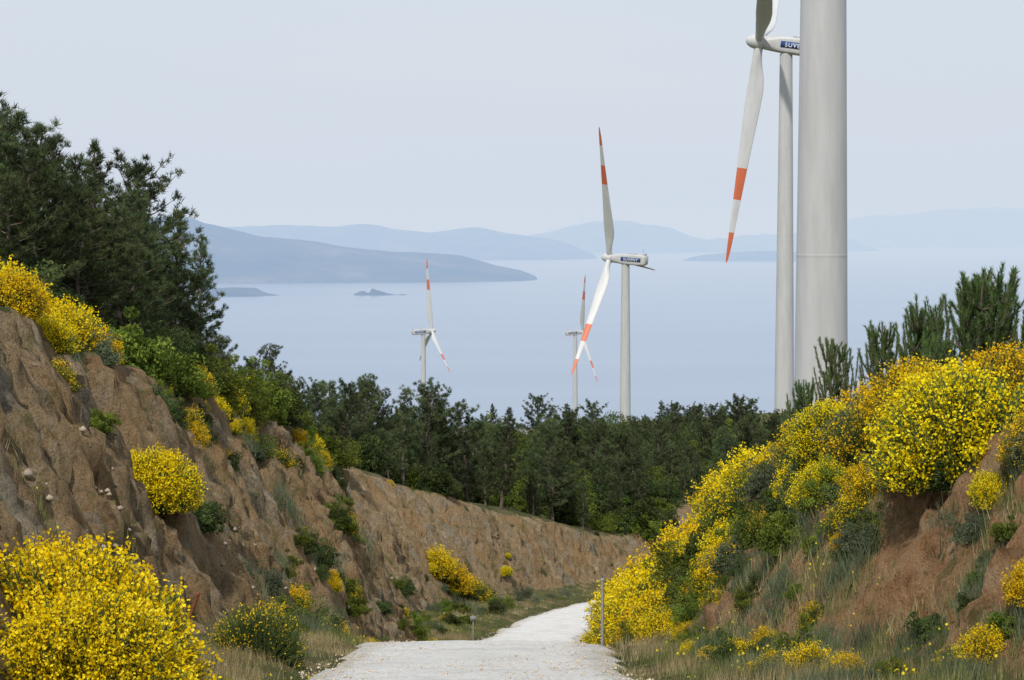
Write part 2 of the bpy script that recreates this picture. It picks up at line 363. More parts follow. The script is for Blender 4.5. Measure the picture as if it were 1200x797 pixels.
def ground_mat():
    m, nt = newmat('hillside_soil_and_grass'); N = NT(nt); P = N.pos()
    big = N.noise(.3, 6, .6, P); mid = N.noise(1.6, 8, .65, P); fine = N.noise(7, 9, .75, P); gran = N.noise(28, 5, .8, P)
    strat = N.noise(1.1, 9, .75, N.mapv(P, (1.1, .9, .55)), .7)
    tan = N.ramp(strat, [(.32,(.35,.25,.145)),(.42,(.56,.42,.25)),(.5,(.47,.335,.19)),(.58,(.66,.52,.34)),(.70,(.74,.65,.49))])
    orange = N.ramp(mid, [(.3,(.46,.28,.13)),(.7,(.62,.43,.235))])
    grey = N.ramp(fine, [(.3,(.31,.28,.215)),(.65,(.58,.53,.425))])
    c = N.mix(N.ramp(big, [(.43,(0,0,0)),(.60,(.9,.9,.9))]), tan, orange)
    gm = N.ramp(N.noise(.4, 7, .7, N.mapv(P, (1, 1, .6)), .8), [(.52,(0,0,0)),(.62,(.8,.8,.8))])
    c = N.mix(gm, c, grey)
    red = N.ramp(mid, [(.25,(.46,.24,.115)),(.5,(.62,.375,.20)),(.75,(.68,.51,.34))])
    c = N.mix(N.attr('red'), c, red)
    c = N.mix(.5, c, N.ramp(gran, [(.36,(.4,.38,.35)),(.58,(1,1,1))]), 'MULTIPLY')
    c = N.mix(.45, c, N.ramp(fine, [(.38,(.38,.35,.31)),(.5,(1,1,1))]), 'MULTIPLY')
    crk = N.ramp(N.noise(2.2, 9, .8, N.mapv(P, (1.2, 1.2, .5)), .6), [(.40,(.42,.38,.33)),(.47,(1,1,1))])
    c = N.mix(.45, c, crk, 'MULTIPLY')
    green = N.ramp(mid, [(.3,(.07,.085,.03)),(.5,(.13,.15,.05)),(.7,(.25,.22,.11))])
    dry = N.ramp(fine, [(.3,(.17,.14,.07)),(.7,(.34,.29,.17))])
    g = N.mix(N.ramp(big, [(.46,(0,0,0)),(.66,(1,1,1))]), green, dry)
    bm = N.math('ADD', N.attr('bare'), N.math('MULTIPLY', N.math('SUBTRACT', mid, .5), 1.5))
    bm = N.ramp(bm, [(.36,(0,0,0)),(.56,(1,1,1))])
    moss = N.ramp(N.noise(.7, 7, .75, P, .5), [(.55,(0,0,0)),(.64,(.7,.7,.7))])
    c = N.mix(moss, c, green)
    col = N.mix(bm, g, c)
    h = N.math('ADD', N.math('MULTIPLY', strat, 1.6), N.math('ADD', mid, N.math('ADD', N.math('MULTIPLY', fine, .9), N.math('MULTIPLY', gran, .25))))
    N.out(N.princ(col, .95, h, 1., .4, .1).outputs[0]); return m
me = tri_mesh('terrain_mesh', [(V, Fq, 0, 0.)], [ground_mat()], smooth=True)
a = me.attributes.new('bare', 'FLOAT', 'POINT'); a.data.foreach_set('value', bare.astype(np.float32))
a = me.attributes.new('red', 'FLOAT', 'POINT'); a.data.foreach_set('value', np.clip(s/2, 0, 1).astype(np.float32))
obj('hillside_terrain', me)

# ------------------------------------------------------------------ road
def road_mat():
    m, nt = newmat('pale_gravel_road'); N = NT(nt); P = N.pos()
    a = N.noise(.8, 7, .65, P); b = N.noise(7, 7, .75, P); v = N.noise(30, 4, .85, P)
    c = N.ramp(a, [(.3,(.68,.67,.65)),(.5,(.82,.815,.80)),(.72,(.88,.875,.86))])
    c = N.mix(.5, c, N.ramp(b, [(.38,(.5,.49,.47)),(.5,(1,1,1))]), 'MULTIPLY')
    c = N.mix(.5, c, N.ramp(v, [(.38,(.4,.39,.37)),(.5,(1,1,1))]), 'MULTIPLY')
    e = N.ramp(N.math('ADD', N.attr('tint'), N.math('MULTIPLY', N.math('SUBTRACT', b, .5), 1.4)), [(.76,(0,0,0)),(.97,(1,1,1))])
    col = N.mix(e, c, (.50,.46,.39))
    N.out(N.princ(col, .9, N.math('ADD', b, v), .8, .06, .2).outputs[0]); return m
ry = np.arange(-60, 320, .2); rx = cr(CY, CX, ry); rz = cr(CY, CZ, ry)
tx = np.gradient(rx); ty = np.gradient(ry); L = np.hypot(tx, ty); px_, py_ = ty/L, -tx/L
nc = 21; u = np.linspace(-1, 1, nc); VV = []; TT = []
for k in range(nc):
    edge = .45*fbm(ry*.3, ry*0+(5. if u[k] > 0 else 9.), 0., 3)+.35*fbm(ry*1.6, ry*0+(3 if u[k] > 0 else 1), 2., 3)
    w = u[k]*(2.45+(edge if abs(u[k]) > .8 else 0))
    zz = rz+.05+.04*(1-u[k]**2)+.06*fbm(ry*.5, ry*0+u[k]*3, 1., 4)*(1-abs(u[k])**4)-(.12 if abs(u[k]) > .99 else 0)
    VV.append(np.stack([rx+px_*w, ry+py_*w, zz], 1)); TT.append(np.full(len(ry), abs(u[k])))
VV = np.stack(VV, 1).reshape(-1, 3); TT = np.stack(TT, 1).ravel()
i = (np.arange(len(ry)-1)[:, None]*nc+np.arange(nc-1)[None, :]).ravel()
obj('gravel_road', tri_mesh('road_mesh', [(VV, np.stack([i, i+1, i+nc+1, i+nc], 1), 0, TT)], [road_mat()], True))

def stone_mat(name, k):
    m, nt = newmat(name); N = NT(nt); f = N.noise(5, 6, .6, N.pos())
    c = N.ramp(f, [(.3, tuple(v*k for v in (.24,.19,.14))), (.5, tuple(v*k for v in (.36,.30,.23))), (.7, tuple(v*k for v in (.46,.40,.32)))])
    N.out(N.princ(c, .9, f, .6, .05).outputs[0]); return m
M_stone = stone_mat('stone', .95); M_gravel = stone_mat('pale_gravel', 1.6)
def stones(n, fn, smin_, smax_):
    P = fn(n); zz = Gfull(P[:, 0], P[:, 1])[0]
    oct_ = np.array([[1,0,0],[-1,0,0],[0,1,0],[0,-1,0],[0,0,.7],[0,0,-.7]], float)
    f = np.array([[0,2,4],[2,1,4],[1,3,4],[3,0,4],[2,0,5],[1,2,5],[3,1,5],[0,3,5]])
    sz = smin_+(smax_-smin_)*R.uniform(0, 1, n)**3
    v = oct_[None]*R.uniform(.6, 1.3, (n, 6, 1))*sz[:, None, None]
    an = R.uniform(0, 6.28, n); ca, sa = np.cos(an)[:, None], np.sin(an)[:, None]
    v = np.stack([v[..., 0]*ca-v[..., 1]*sa, v[..., 0]*sa+v[..., 1]*ca, v[..., 2]], -1)
    v += np.stack([P[:, 0], P[:, 1], zz+sz*.2+P[:, 2]], 1)[:, None]
    return v.reshape(-1, 3), (f[None]+np.arange(n)[:, None, None]*6).reshape(-1, 3)
def along(n, s0, s1, y0=28, y1=175, zo=0, sides=(-1, 1)):
    yy = R.uniform(y0, y1, n); sd = R.choice(list(sides), n)*R.uniform(s0, s1, n)
    return np.stack([np.interp(yy, RY, RX)+sd, yy, np.zeros(n)+zo], 1)
v, f = stones(3500, lambda n: along(n, 1.9, 2.75, zo=.05), .012, .045)
v3, f3 = stones(4000, lambda n: along(n, 0, 2.2, y1=80, zo=.15), .008, .035)
v2, f2 = stones(1500, lambda n: along(n, 3.6, 7.0, sides=(-1,)), .02, .11)
obj('loose_stones', tri_mesh('stones_mesh', [(v, f, 0, .5), (v2, f2, 1, .5), (v3, f3, 0, .5)], [M_gravel, M_stone]))

# ------------------------------------------------------------------ sea
def sea_mat():
    m, nt = newmat('sea_water'); N = NT(nt); P = N.pos()
    w = N.noise(.02, 6, .6, N.mapv(P, (1, 1.6, 1))); big = N.noise(.0005, 5, .6, N.mapv(P, (1, 3, 1)))
    p = N.princ(N.ramp(big, [(.35,(.14,.195,.30)),(.7,(.185,.245,.345))]), .22, w, .2, 3, .7)
    N.out(p.outputs[0]); return m
E = 160000
obj('sea', tri_mesh('sea_mesh', [(np.array([[-E,-30000,SEA],[E,-30000,SEA],[E,E,SEA],[-E,E,SEA]]), np.array([[0,1,2,3]]), 0, 0.)], [sea_mat()]))

# ------------------------------------------------------------------ distant coast
def hill_mat():
    m, nt = newmat('distant_hills'); N = NT(nt); P = N.pos()
    f = N.noise(.0022, 7, .65, P)
    N.out(N.princ(N.ramp(f, [(.35,(.02,.035,.025)),(.55,(.05,.065,.04)),(.72,(.14,.135,.10))]), 1).outputs[0]); return m
M_hill = hill_mat()
def coast(name, prof, D, depth, seed, rough=.16, nxs=260):
    pr = np.array(prof, float); x = np.linspace(pr[0, 0], pr[-1, 0], nxs); H = np.interp(x, pr[:, 0], pr[:, 1])
    H = H*(1+.10*fbm(x/(depth*.35)+seed, x*0, 0., 4))
    v = np.linspace(-1, 1, 61); X, Vv = np.meshgrid(x, v); Hh = np.tile(H, (61, 1)); sc = depth*.55
    n = fbm(X/sc+seed, Vv*depth/sc, 0., 5); rid = 1-2*np.abs(fbm(X/(sc*.6)+seed*2, Vv*depth/(sc*1.6), 3., 4))
    edge = np.clip(1-np.abs(Vv), 0, 1); cross = edge**.85
    Z = Hh*cross*(1+rough*1.4*n*(1-cross**3)+rough*1.8*rid*(1-cross**2))+Hh*.05*fbm(X/(sc*.25), Vv*4, 1., 3)*edge
    Y = D+Vv*depth*(1+.25*fbm(X/(sc*1.2)+seed, X*0+4., 0., 3))*np.clip((Hh/ (pr[:,1].max()))**.4+.15, .2, 1)
    VV = np.stack([X.ravel(), Y.ravel(), SEA-8+Z.ravel()], 1)
    i = (np.arange(60)[:, None]*nxs+np.arange(nxs-1)[None, :]).ravel()
    obj(name, tri_mesh(name+'_mesh', [(VV, np.stack([i, i+1, i+nxs+1, i+nxs], 1), 0, 0.)], [M_hill], True))
coast('headland_hills', [(-5200,60),(-4400,300),(-3400,420),(-2850,455),(-2650,478),(-2440,485),(-2230,430),(-1900,345),(-1600,300),(-1280,250),(-950,225),(-640,205),(-390,185),(-130,115),(60,75),(175,30),(200,0)], 17600, 2100, 3.)
coast('coastal_ridge', [(-9000,300),(-6500,420),(-4000,470),(-3150,465),(-2650,450),(-2100,475),(-1650,400),(-1150,375),(-470,425),(0,350),(470,280),(800,190),(1120,60),(1180,0)], 32000, 2600, 8.)
coast('distant_ridge', [(-2500,120),(-1000,200),(0,260),(600,330),(900,400),(1350,520),(1800,560),(2150,565),(2600,500),(2950,420),(3300,290),(3700,220),(4300,200),(4700,60),(4800,0)], 42000, 2400, 12.)
coast('low_island', [(2080,0),(2200,50),(2500,95),(2800,120),(3100,130),(3400,125),(3650,95),(3850,60),(4050,0)], 28500, 450, 15.)
coast('low_island', [(3000,0),(3600,180),(4300,300),(5000,330),(5900,330),(6400,240),(6900,60),(7000,0)], 44000, 900, 18.)
coast('far_mountains', [(5200,0),(6500,260),(8200,650),(10000,880),(12000,980),(14000,1020),(17000,1000),(20000,600)], 56000, 3000, 22.)
coast('islet', [(-1800,0),(-1700,45),(-1500,52),(-1420,50),(-1360,25),(-1300,12),(-1270,0)], 12800, 260, 31., .1, 100)
coast('islet', [(-900,0),(-870,20),(-830,30),(-800,18),(-780,40),(-740,32),(-700,18),(-650,8),(-600,14),(-560,0)], 12900, 90, 35., .5, 140)

# ------------------------------------------------------------------ haze (emission stands in for light scattered by air over the far sea)
m, nt = newmat('haze'); N = NT(nt); sg = np.array([1/26000., 1/19500., 1/13000.]); J = np.array([.65, .72, .82]); D0 = float(sg.max())
ab = N.n('ShaderNodeVolumeAbsorption'); ab.inputs['Color'].default_value = (*(1-sg/D0), 1); ab.inputs['Density'].default_value = D0
em = N.n('ShaderNodeEmission'); em.inputs['Color'].default_value = (*(sg*J/D0), 1); em.inputs['Strength'].default_value = D0
ad = N.n('ShaderNodeAddShader'); N.l(ab.outputs[0], ad.inputs[0]); N.l(em.outputs[0], ad.inputs[1]); N.out(ad.outputs[0], True)
b = 150000
vv = np.array([[x, y, zz] for zz in (-500, 700) for y in (600, b) for x in (-b, b)], float)
ff = np.array([[0,2,3,1],[4,5,7,6],[0,1,5,4],[2,6,7,3],[0,4,6,2],[1,3,7,5]])
obj('emissive_sea_haze', tri_mesh('haze_mesh', [(vv, ff, 0, 0.)], [m]))

# ------------------------------------------------------------------ wind turbines
def paint(name, c, rough=.4):
    m, nt = newmat(name); N = NT(nt); f = N.noise(.6, 5, .6, N.mapv(N.n('ShaderNodeTexCoord').outputs['Object'], (2, 2, .25)))
    col = N.ramp(f, [(.3, tuple(v*.86 for v in c)), (.6, c)])
    N.out(N.princ(col, rough, spec=.35).outputs[0]); return m
M_white = paint('turbine_white_paint', (.48,.485,.49)); M_redp = paint('orange_red_paint', (.55,.14,.065))
M_blade = paint('blade_white', (.54,.55,.56)); M_blue = paint('blue_panel', (.03,.07,.22)); M_text = paint('lettering_white', (.8,.8,.8)); M_dark = paint('dark_grey', (.08,.08,.09))
def lathe(name, prof, sides, mat, axis='z'):
    n = len(prof); v = []
    for (h, r) in prof:
        for k in range(sides):
            t = 2*math.pi*k/sides
            v.append([r*math.cos(t), r*math.sin(t), h] if axis == 'z' else [h, r*math.cos(t), r*math.sin(t)])
    v = np.array(v); f = []
    for i in range(n-1):
        for k in range(sides):
            p = i*sides+k; q = i*sides+(k+1) % sides; f.append([p, q, q+sides, p+sides])
    return tri_mesh(name, [(v, np.array(f), 0, .5)], [mat], True)
HUB = 80.
tp = []
def tr_(z): return 2.12-.78*max(z, 0)/78
for k in range(4):
    z0, z1 = k*19.5, (k+1)*19.5
    tp += [(q, tr_(q)) for q in (z0+.04, z0+.1, z0+.3, z0+2, z0+10, z1-2, z1-.3, z1-.12)]+[(z1-.06, tr_(z1)+.012), (z1-.02, tr_(z1)+.012)]
tp = [(-3, 2.13), (-1, 2.125)]+tp+[(78.1, 1.33), (78.3, 1.3), (78.5, 0.)]
ME_tower = lathe('tower_mesh', tp, 64, M_white)
ME_spin = lathe('spinner_mesh', [(2.9,.02),(2.8,.45),(2.4,.95),(1.7,1.35),(.8,1.6),(-.2,1.65),(-.9,1.6),(-.95,1.5),(-.9,0)], 32, M_blade, 'x')
def blade_mesh():
    st = [(0,1.9,1.9,0),(1.5,1.9,1.9,0),(3,2.1,1.7,5),(6,3.0,1.1,14),(9,3.5,.85,13),(13,3.3,.7,10),(18,2.8,.55,7),(25,2.2,.4,4),(32,1.65,.27,2),(38,1.2,.18,1),(42,.85,.12,0),(44.4,.45,.07,0),(45,.12,.03,0)]
    st = np.array(st, float); zz = np.sort(np.concatenate([np.linspace(0, 45, 61), [25.2, 31.8, 38.6]]))
    ch = np.interp(zz, st[:, 0], st[:, 1]); th = np.interp(zz, st[:, 0], st[:, 2]); tw = np.radians(np.interp(zz, st[:, 0], st[:, 3])); n = 20; v = []
    for z_, c, t_, w_ in zip(zz, ch, th, tw):
        bl = np.clip((z_-1.5)/5, 0, 1)
        for k in range(n):
            q = 2*math.pi*k/n; cx = math.cos(q)*.5; cy = math.sin(q)*.5
            ax = (cx+.18*bl)*c; ay = cy*t_*(1-bl*.75*max(0, cx+.1))
            v.append([ay*math.cos(w_)-ax*math.sin(w_), ax*math.cos(w_)+ay*math.sin(w_), z_])
    f = []; mi = []
    for i in range(len(zz)-1):
        zm = (zz[i]+zz[i+1])/2
        for k in range(n):
            p = i*n+k; q = i*n+(k+1) % n; f.append([p, q, q+n, p+n]); mi.append(1 if (zm > 38.6 or 25.2 < zm < 31.8) else 0)
    f = np.array(f); mi = np.array(mi); me = tri_mesh('blade_mesh', [(np.array(v), f, 0, .5)], [M_blade, M_redp], True)
    me.polygons.foreach_set('material_index', mi.astype(np.int32)); return me
ME_blade = blade_mesh()
def nacelle_mesh():
    st = [(2.9,1.4,1.4,0,1.),(2.0,1.55,1.5,0,.9),(-.5,1.65,1.7,.05,.4),(-1.5,1.7,1.75,.05,.35),(-6,1.72,1.85,.1,.3),(-8.6,1.65,1.75,.12,.3),(-9.4,1.5,1.45,.25,.4),(-9.5,.05,.05,.25,.4)]
    v = []; n = 32
    for x, hy, hz, oz, e in st:
        for k in range(n):
            q = 2*math.pi*k/n; c, s_ = math.cos(q), math.sin(q)
            v.append([x, hy*np.sign(c)*abs(c)**e, oz+hz*np.sign(s_)*abs(s_)**e])
    f = [[i*n+k, i*n+(k+1) % n, (i+1)*n+(k+1) % n, (i+1)*n+k] for i in range(len(st)-1) for k in range(n)]
    return tri_mesh('nacelle_mesh', [(np.array(v), np.array(f), 0, .5)], [M_white], True)
ME_nac = nacelle_mesh()
def boxm(name, x0, x1, y0, y1, z0, z1, mat):
    v = np.array([[x, y, z_] for z_ in (z0, z1) for y in (y0, y1) for x in (x0, x1)], float)
    return tri_mesh(name, [(v, ff, 0, .5)], [mat])
ME_panel = [boxm('p', -7.8, -.8, -1.80, -1.765, -.55, .75, M_blue), boxm('p', -7.8, -.8, 1.765, 1.80, -.55, .75, M_blue)]
ME_hatch = boxm('hatch_mesh', -5.5, -3.2, -.8, .8, 1.9, 2.25, M_white)
ME_cool = boxm('cool_mesh', -8.9, -8.2, -1.1, 1.1, 1.75, 2.5, M_white)
ME_mast = boxm('mast_mesh', -8.05, -7.97, -.04, .04, 1.8, 3.6, M_dark)
ME_door = boxm('door_mesh', -.45, .45, -2.19, -2.10, .6, 2.8, M_dark)
def turbine(x, y, zb, yaw, phi, pitch=78, tilt=4.5):
    e = empty('wind_turbine', (x, y, zb))
    obj('tower', ME_tower, parent=e); obj('door', ME_door, parent=e)
    hd = empty('nacelle_head', (0, 0, HUB)); hd.parent = e; hd.rotation_euler = (0, math.radians(-tilt), math.radians(yaw))
    bx = 1.9
    obj('nacelle', ME_nac, (bx, 0, 0), parent=hd)
    for nm, mm in (('hatch', ME_hatch), ('cooler', ME_cool), ('wind_mast', ME_mast), ('name_panel', ME_panel[0]), ('name_panel', ME_panel[1])):
        obj(nm, mm, (bx, 0, 0), parent=hd)
    for sgn in (-1, 1):
        cu = bpy.data.curves.new('lettering', 'FONT'); cu.body = 'SUVENT'; cu.size = 1.25; cu.extrude = .01; cu.align_x = 'CENTER'; cu.space_character = 1.2
        cu.materials.append(M_text)
        to = obj('lettering', cu, (bx-4.3, sgn*1.815, -.35), parent=hd); to.rotation_euler = (math.radians(90), 0, 0 if sgn < 0 else math.radians(180))
    rt = empty('rotor', (bx+3.8, 0, 0)); rt.parent = hd; rt.rotation_euler = (math.radians(phi), 0, 0)
    obj('spinner', ME_spin, parent=rt)
    for k in range(3):
        be = empty('blade_root', (0, 0, 0)); be.parent = rt; be.rotation_euler = (math.radians(120*k), 0, 0)
        bo = obj('blade', ME_blade, (0, 0, .9), (1, 1, 1.03), parent=be); bo.rotation_euler = (0, 0, math.radians(pitch))
    return e
turbine(23.6, 176, G1(23.6, 176), 165, 0)
turbine(57.9, 490, -40.6, 171, 182, 78, 8.2)
turbine(38, 773, -89.0, 157, -24)
turbine(48, 1750, -156, 16, 22, 60)
turbine(-57.6, 1500, -144.5, 16, 2, 60)

# ------------------------------------------------------------------ plants
GRASS = []
KIND = {0: (120, .12, .36, .32, .35, .007, 0), 1: (100, .08, .24, .32, .35, .007, 0), 2: (100, .15, .45, .3, .4, .0065, 1), 3: (120, .2, .5, .26, .3, .008, 0), 4: (210, .4, .9, .26, .42, .008, 2)}
def tuft(kind, x, y, z_, sc): GRASS.append((x, y, z_, sc, kind))
def place(name, me, x, y, sc, parent=None, dz=0., rz=None, tilt=None, sz=None):
    zz = G1(x, y)+dz
    tl = tilt if tilt is not None else (R.normal(0, .06), R.normal(0, .06))
    return obj(name, me, (x, y, zz), (sc*R.uniform(.9, 1.15), sc*R.uniform(.9, 1.1), sc*(sz or 1)), R.uniform(0, 6.28) if rz is None else rz, parent, tl)
KEEP = [(-7.9, 49.5, 1.7), (-7.4, 46.5, 1.6), (-6.9, 43.5, 1.3), (6.3, 34.8, 1.2)]
place('broom_bush', BROOM_HI[3], -7.8, 50, .98, dz=.1, rz=.5, tilt=(0, .1))
for (x, y, r_, k, hi) in [(-5.35,27.5,1.35,0,1),(-6.2,30.5,1.15,0,1),(-4.75,25.6,1.0,0,1),(-4.3,38.5,.8,2,1),(-4.9,41,.5,1,1),
    (-10.8,47,1.2,0,0),(-12,49,1.4,1,0),(-10.4,52,.9,1,0),(-11.7,55,1.2,0,0),(-11.2,59,1.0,1,0),(-10.3,46,.6,2,0),(-10.9,50,1.0,0,0),(-10.2,56,.7,0,0),
    (-11.3,98,1.1,2,0),(-11.7,104,1.2,2,0),(-9.0,96,.55,2,0),(-10.7,112,1.3,1,0),(-9.2,91,.7,3,0),
    (-5.0,150,1.4,0,0),(-4.0,151,1.4,1,0),(-2.4,152,1.2,3,0),(-3.0,153,1.2,1,0),(-5.8,57,.5,1,0),(-5.1,62,.5,3,0),(-6.4,66,.6,1,0)]:
    place('broom_bush', (BROOM_HI if hi else BROOM)[k % (3 if hi else 4)], x, y, r_, dz=-.15*r_)
for (x, y, r_, k, hi) in [(6.9,35.2,1.25,1,1),(7.9,36.4,1.0,1,1),(7.0,38.2,.9,1,1),(8.9,38.2,.8,1,1),(7.2,41.5,.95,1,1),(5.6,41,.6,1,1),(9.3,41.5,.8,0,1),(8.8,44.5,.9,1,1),(9.8,46,.6,0,0),(7.2,46.5,.9,0,0),(7.6,32.8,.6,1,1),(6.0,43.5,.7,1,1),
    (7.8,55,.75,0,0),(6.7,52,.75,2,0),(7.4,60,.9,0,0),(6.3,58,1.1,1,0),(5.4,56,.9,3,0),(6.2,63,1.2,0,0),(8.1,66,1.0,1,0),
    (5.0,61,1.2,1,0),(3.5,56,1.1,0,0),(3.3,60,1.2,1,0),(4.3,66,1.6,0,0),(6.5,70,1.3,1,0),(5.0,72,1.6,0,0),(3.9,70,1.4,2,0),(7.6,76,1.2,2,0),(4.6,82,1.6,1,0),(4.7,90,1.6,0,0),(6.8,86,1.5,1,0),(10.6,42,.7,0,0),
    (3.5,52,.8,0,0),(5.0,52.5,.7,1,0)]:
    place('broom_bush', (BROOM_HI if hi else BROOM)[k % (3 if hi else 4)], x, y, r_, dz=-.1*r_)
for (x, y, r_, k) in [(3.9,48.6,.8,5),(4.6,50.5,.9,0),(3.4,50.2,.6,1),(4.2,54,1.0,5),(5.3,47.5,.8,1),(3.7,47.2,.45,5),(5.8,51,.9,4),(6.4,43,.8,4),(5.0,44,.7,0),(6.2,39.6,.7,4),(5.6,36.6,.55,4),(8.0,39.8,.8,4),(6.0,54,.8,0),(4.3,58,.9,5),(6.9,49.5,.9,4),(8.0,48.5,.8,2),(4.6,43,.5,1),(7.0,44.5,.7,0),(5.4,50,.8,0),(6.0,47,.8,2),(6.2,45,.7,5),(7.9,42.8,.7,4),(5.2,38.6,.45,0),(6.6,33.0,.4,4)]:
    place('green_shrub', SHRUB[k], x, y, r_, dz=-.05)
th = empty('shrub_thicket')
def scatter(n, xr, yr, cond, fn):
    x = R.uniform(*xr, n); y = R.uniform(*yr, n); z_, b_, s_, t_, td = Gfull(x, y)
    ok = cond(x, y, b_, s_, td)
    for kx, ky, kr in KEEP: ok &= ((x-kx)**2+(y-ky)**2 > kr**2)
    for i in np.where(ok)[0]: fn(x[i], y[i], z_[i], td[i], s_[i])
def put(parent, name, me, x, y, z_, sc, sz=1., til=.08):
    obj(name, me, (x, y, z_), (sc, sc, sc*sz), R.uniform(0, 6.28), parent, (R.normal(0, til), R.normal(0, til)))
def f_right(x, y, z_, td, s_):
    k = R.uniform(); c = fbm([x*.45], [y*.3], 4., 2)[0]
    if k < .48-.5*c: put(th, 'shrub', SHRUB[[0, 1, 2, 3, 4, 4, 5, 6][R.integers(0, 8)]], x, y, z_-.1, R.uniform(.4, .85))
    elif k < .66-.5*c: tuft(4, x, y, z_, R.uniform(.7, 1.15))
    else: put(th, 'small_broom', BROOM[R.integers(0, 4)], x, y, z_-.1, R.uniform(.4, .75))
scatter(760, (2.5, 24), (46, 110), lambda x, y, b, s, td: (s > 3.2) & (s < 17) & (td < 6), f_right)
scatter(330, (4, 18), (32, 48), lambda x, y, b, s, td: (s > 4.6) & (td > -3.0+.1*(46-y)) & (td < 4), f_right)
def f_rlow(x, y, z_, td, s_):
    k = R.uniform()
    if k < .5: tuft(R.integers(0, 4), x, y, z_, R.uniform(.6, 1.2))
    elif k < .8: tuft(4, x, y, z_, R.uniform(.3, .7))
    elif k < .94: put(th, 'shrub', SHRUB[R.integers(0, 7)], x, y, z_-.05, R.uniform(.15, .45))
    else: put(th, 'small_broom', BROOM[R.integers(0, 4)], x, y, z_-.05, R.uniform(.2, .4))
scatter(1100, (3, 12), (27, 48), lambda x, y, b, s, td: (s > 3.8) & (td < -.5) & (fbm(x*.6, y*.6, 5., 2) > -.12), f_rlow)
def f_left(x, y, z_, td, s_):
    k = R.uniform()
    if k < .6: put(th, 'shrub', SHRUB[[0, 1, 5][R.integers(0, 3)]], x, y, z_-.1, R.uniform(.9, 1.9), R.uniform(.8, 1.2))
    elif k < .88: put(th, 'shrub', SHRUB[[2, 3, 6][R.integers(0, 3)]], x, y, z_-.1, R.uniform(.8, 1.7))
    else: put(th, 'small_broom', BROOM[R.integers(0, 4)], x, y, z_-.1, R.uniform(.6, 1.1))
scatter(480, (-18, -5), (56, 150), lambda x, y, b, s, td: (s < -4) & (td > -.5) & (td < 5), f_left)
scatter(240, (-40, -12), (50, 150), lambda x, y, b, s, td: (s < -4) & (td > 4), f_left)
def f_rim(x, y, z_, td, s_):
    k = R.uniform()
    if k < .5: put(th, 'shrub', SHRUB[R.integers(0, 7)], x, y, z_-.05, R.uniform(.3, .75))
    elif k < .8: tuft(4, x, y, z_, R.uniform(.4, .9))
    else: put(th, 'small_broom', BROOM[R.integers(0, 4)], x, y, z_-.1, R.uniform(.3, .65))
scatter(1000, (-16, -4), (42, 125), lambda x, y, b, s, td: (td > -2.6) & (td < .8) & (fbm(x*.25, y*.25, 6., 2) > -.18), f_rim)
def f_cut(x, y, z_, td, s_):
    k = R.uniform()
    if k < .55: tuft(R.integers(0, 4), x, y, z_, R.uniform(.5, 1.1))
    elif k < .68: put(th, 'shrub', SHRUB[R.integers(0, 7)], x, y, z_-.05, R.uniform(.12, .4))
    elif k < .73: put(th, 'small_broom', BROOM[R.integers(0, 4)], x, y, z_-.05, R.uniform(.2, .4))
    else: tuft(4, x, y, z_, R.uniform(.25, .5))
scatter(1200, (-14, 12), (34, 190), lambda x, y, b, s, td: (b > .6) & (s < 0) & (fbm(x*.3, y*.3, 2., 3) > .0), f_cut)
def f_foot(x, y, z_, td, s_):
    k = R.uniform()
    if k < .5: put(th, 'shrub', SHRUB[R.integers(0, 7)], x, y, z_-.05, R.uniform(.3, .8))
    elif k < .62: put(th, 'small_broom', BROOM[R.integers(0, 4)], x, y, z_-.05, R.uniform(.3, .6))
    else: tuft(4, x, y, z_, R.uniform(.6, 1.1))
scatter(340, (-10, 12), (104, 185), lambda x, y, b, s, td: (s < -4.2) & (s > -10) & (td < -4.5), f_foot)
scatter(110, (-8, -3), (48, 100), lambda x, y, b, s, td: (s < -3.6) & (td < -3.5), f_foot)
for (x, y, h, k) in [(-17.2,72,7.3,0),(-15.9,74,7.5,2),(-15.0,73,6.9,1),(-14.0,76,7.0,0),(-13.2,78,6.5,3),(-18.5,80,8.4,2),(-16.5,84,8.1,0),(-15.2,82,7.8,1),(-13.9,92,7.3,3),(-12.9,95,6.5,1),
    (-19.5,68,6.5,4),(-22,78,8.5,0),(-16.4,66,6.0,1),(-14.6,67,5.2,2),(-17.5,94,7.5,2),(-24,68,8,2),(-12.6,74,5.0,5),(-14.5,101,5.6,0),(-15.4,70,6.9,3),(-14.2,70,6.0,4),(-17.9,76,7.7,5),(-13.4,72,5.2,4),(-16.2,79,7.7,2),
    (-14.6,86,7.7,4),(-13.3,83,6.6,0),(-12.4,88,5.8,2),(-16.6,70,6.9,2),(-13.0,80,6.0,1)]:
    place('pine_tree', PINE[k], x, y, h/8.)
for (x, y, sc, k) in [(9.9,49.5,1.5,0),(10.5,50.5,1.45,1),(9.1,50.5,1.3,2),(8.3,51.5,1.1,0),(7.5,52.5,.95,1),(9.5,52.5,1.25,2),(10.9,48,1.1,1),(6.8,53.5,.75,0),(8.8,48.5,.95,1)]:
    place('young_pine', YPINE[k], x, y, sc, dz=.05)
fo = empty('forest')
for (x, y, h, k) in [(-16,142,4.8,4),(-15,150,5.4,2),(-13.5,156,5.6,5),(-13,164,6.6,0),(-11.5,160,6.0,4),(-10.5,168,7.6,2),(-9.5,172,7.6,5),(-8,170,7.6,3),(-6.5,176,8.4,4),(-5,178,8.0,0),(-3.5,182,8.0,2),(-12,172,7.0,4),(-17,135,4.7,5),(-15,126,4,2),(-7,182,8,5),(-1,188,7.2,3)]:
    zz_, _, _, _, tdd = Gfull([x], [y])
    if tdd[0] > .6: put(fo, 'pine', PINE[k], x, y, zz_[0]-.3, h/8., 1, .05)
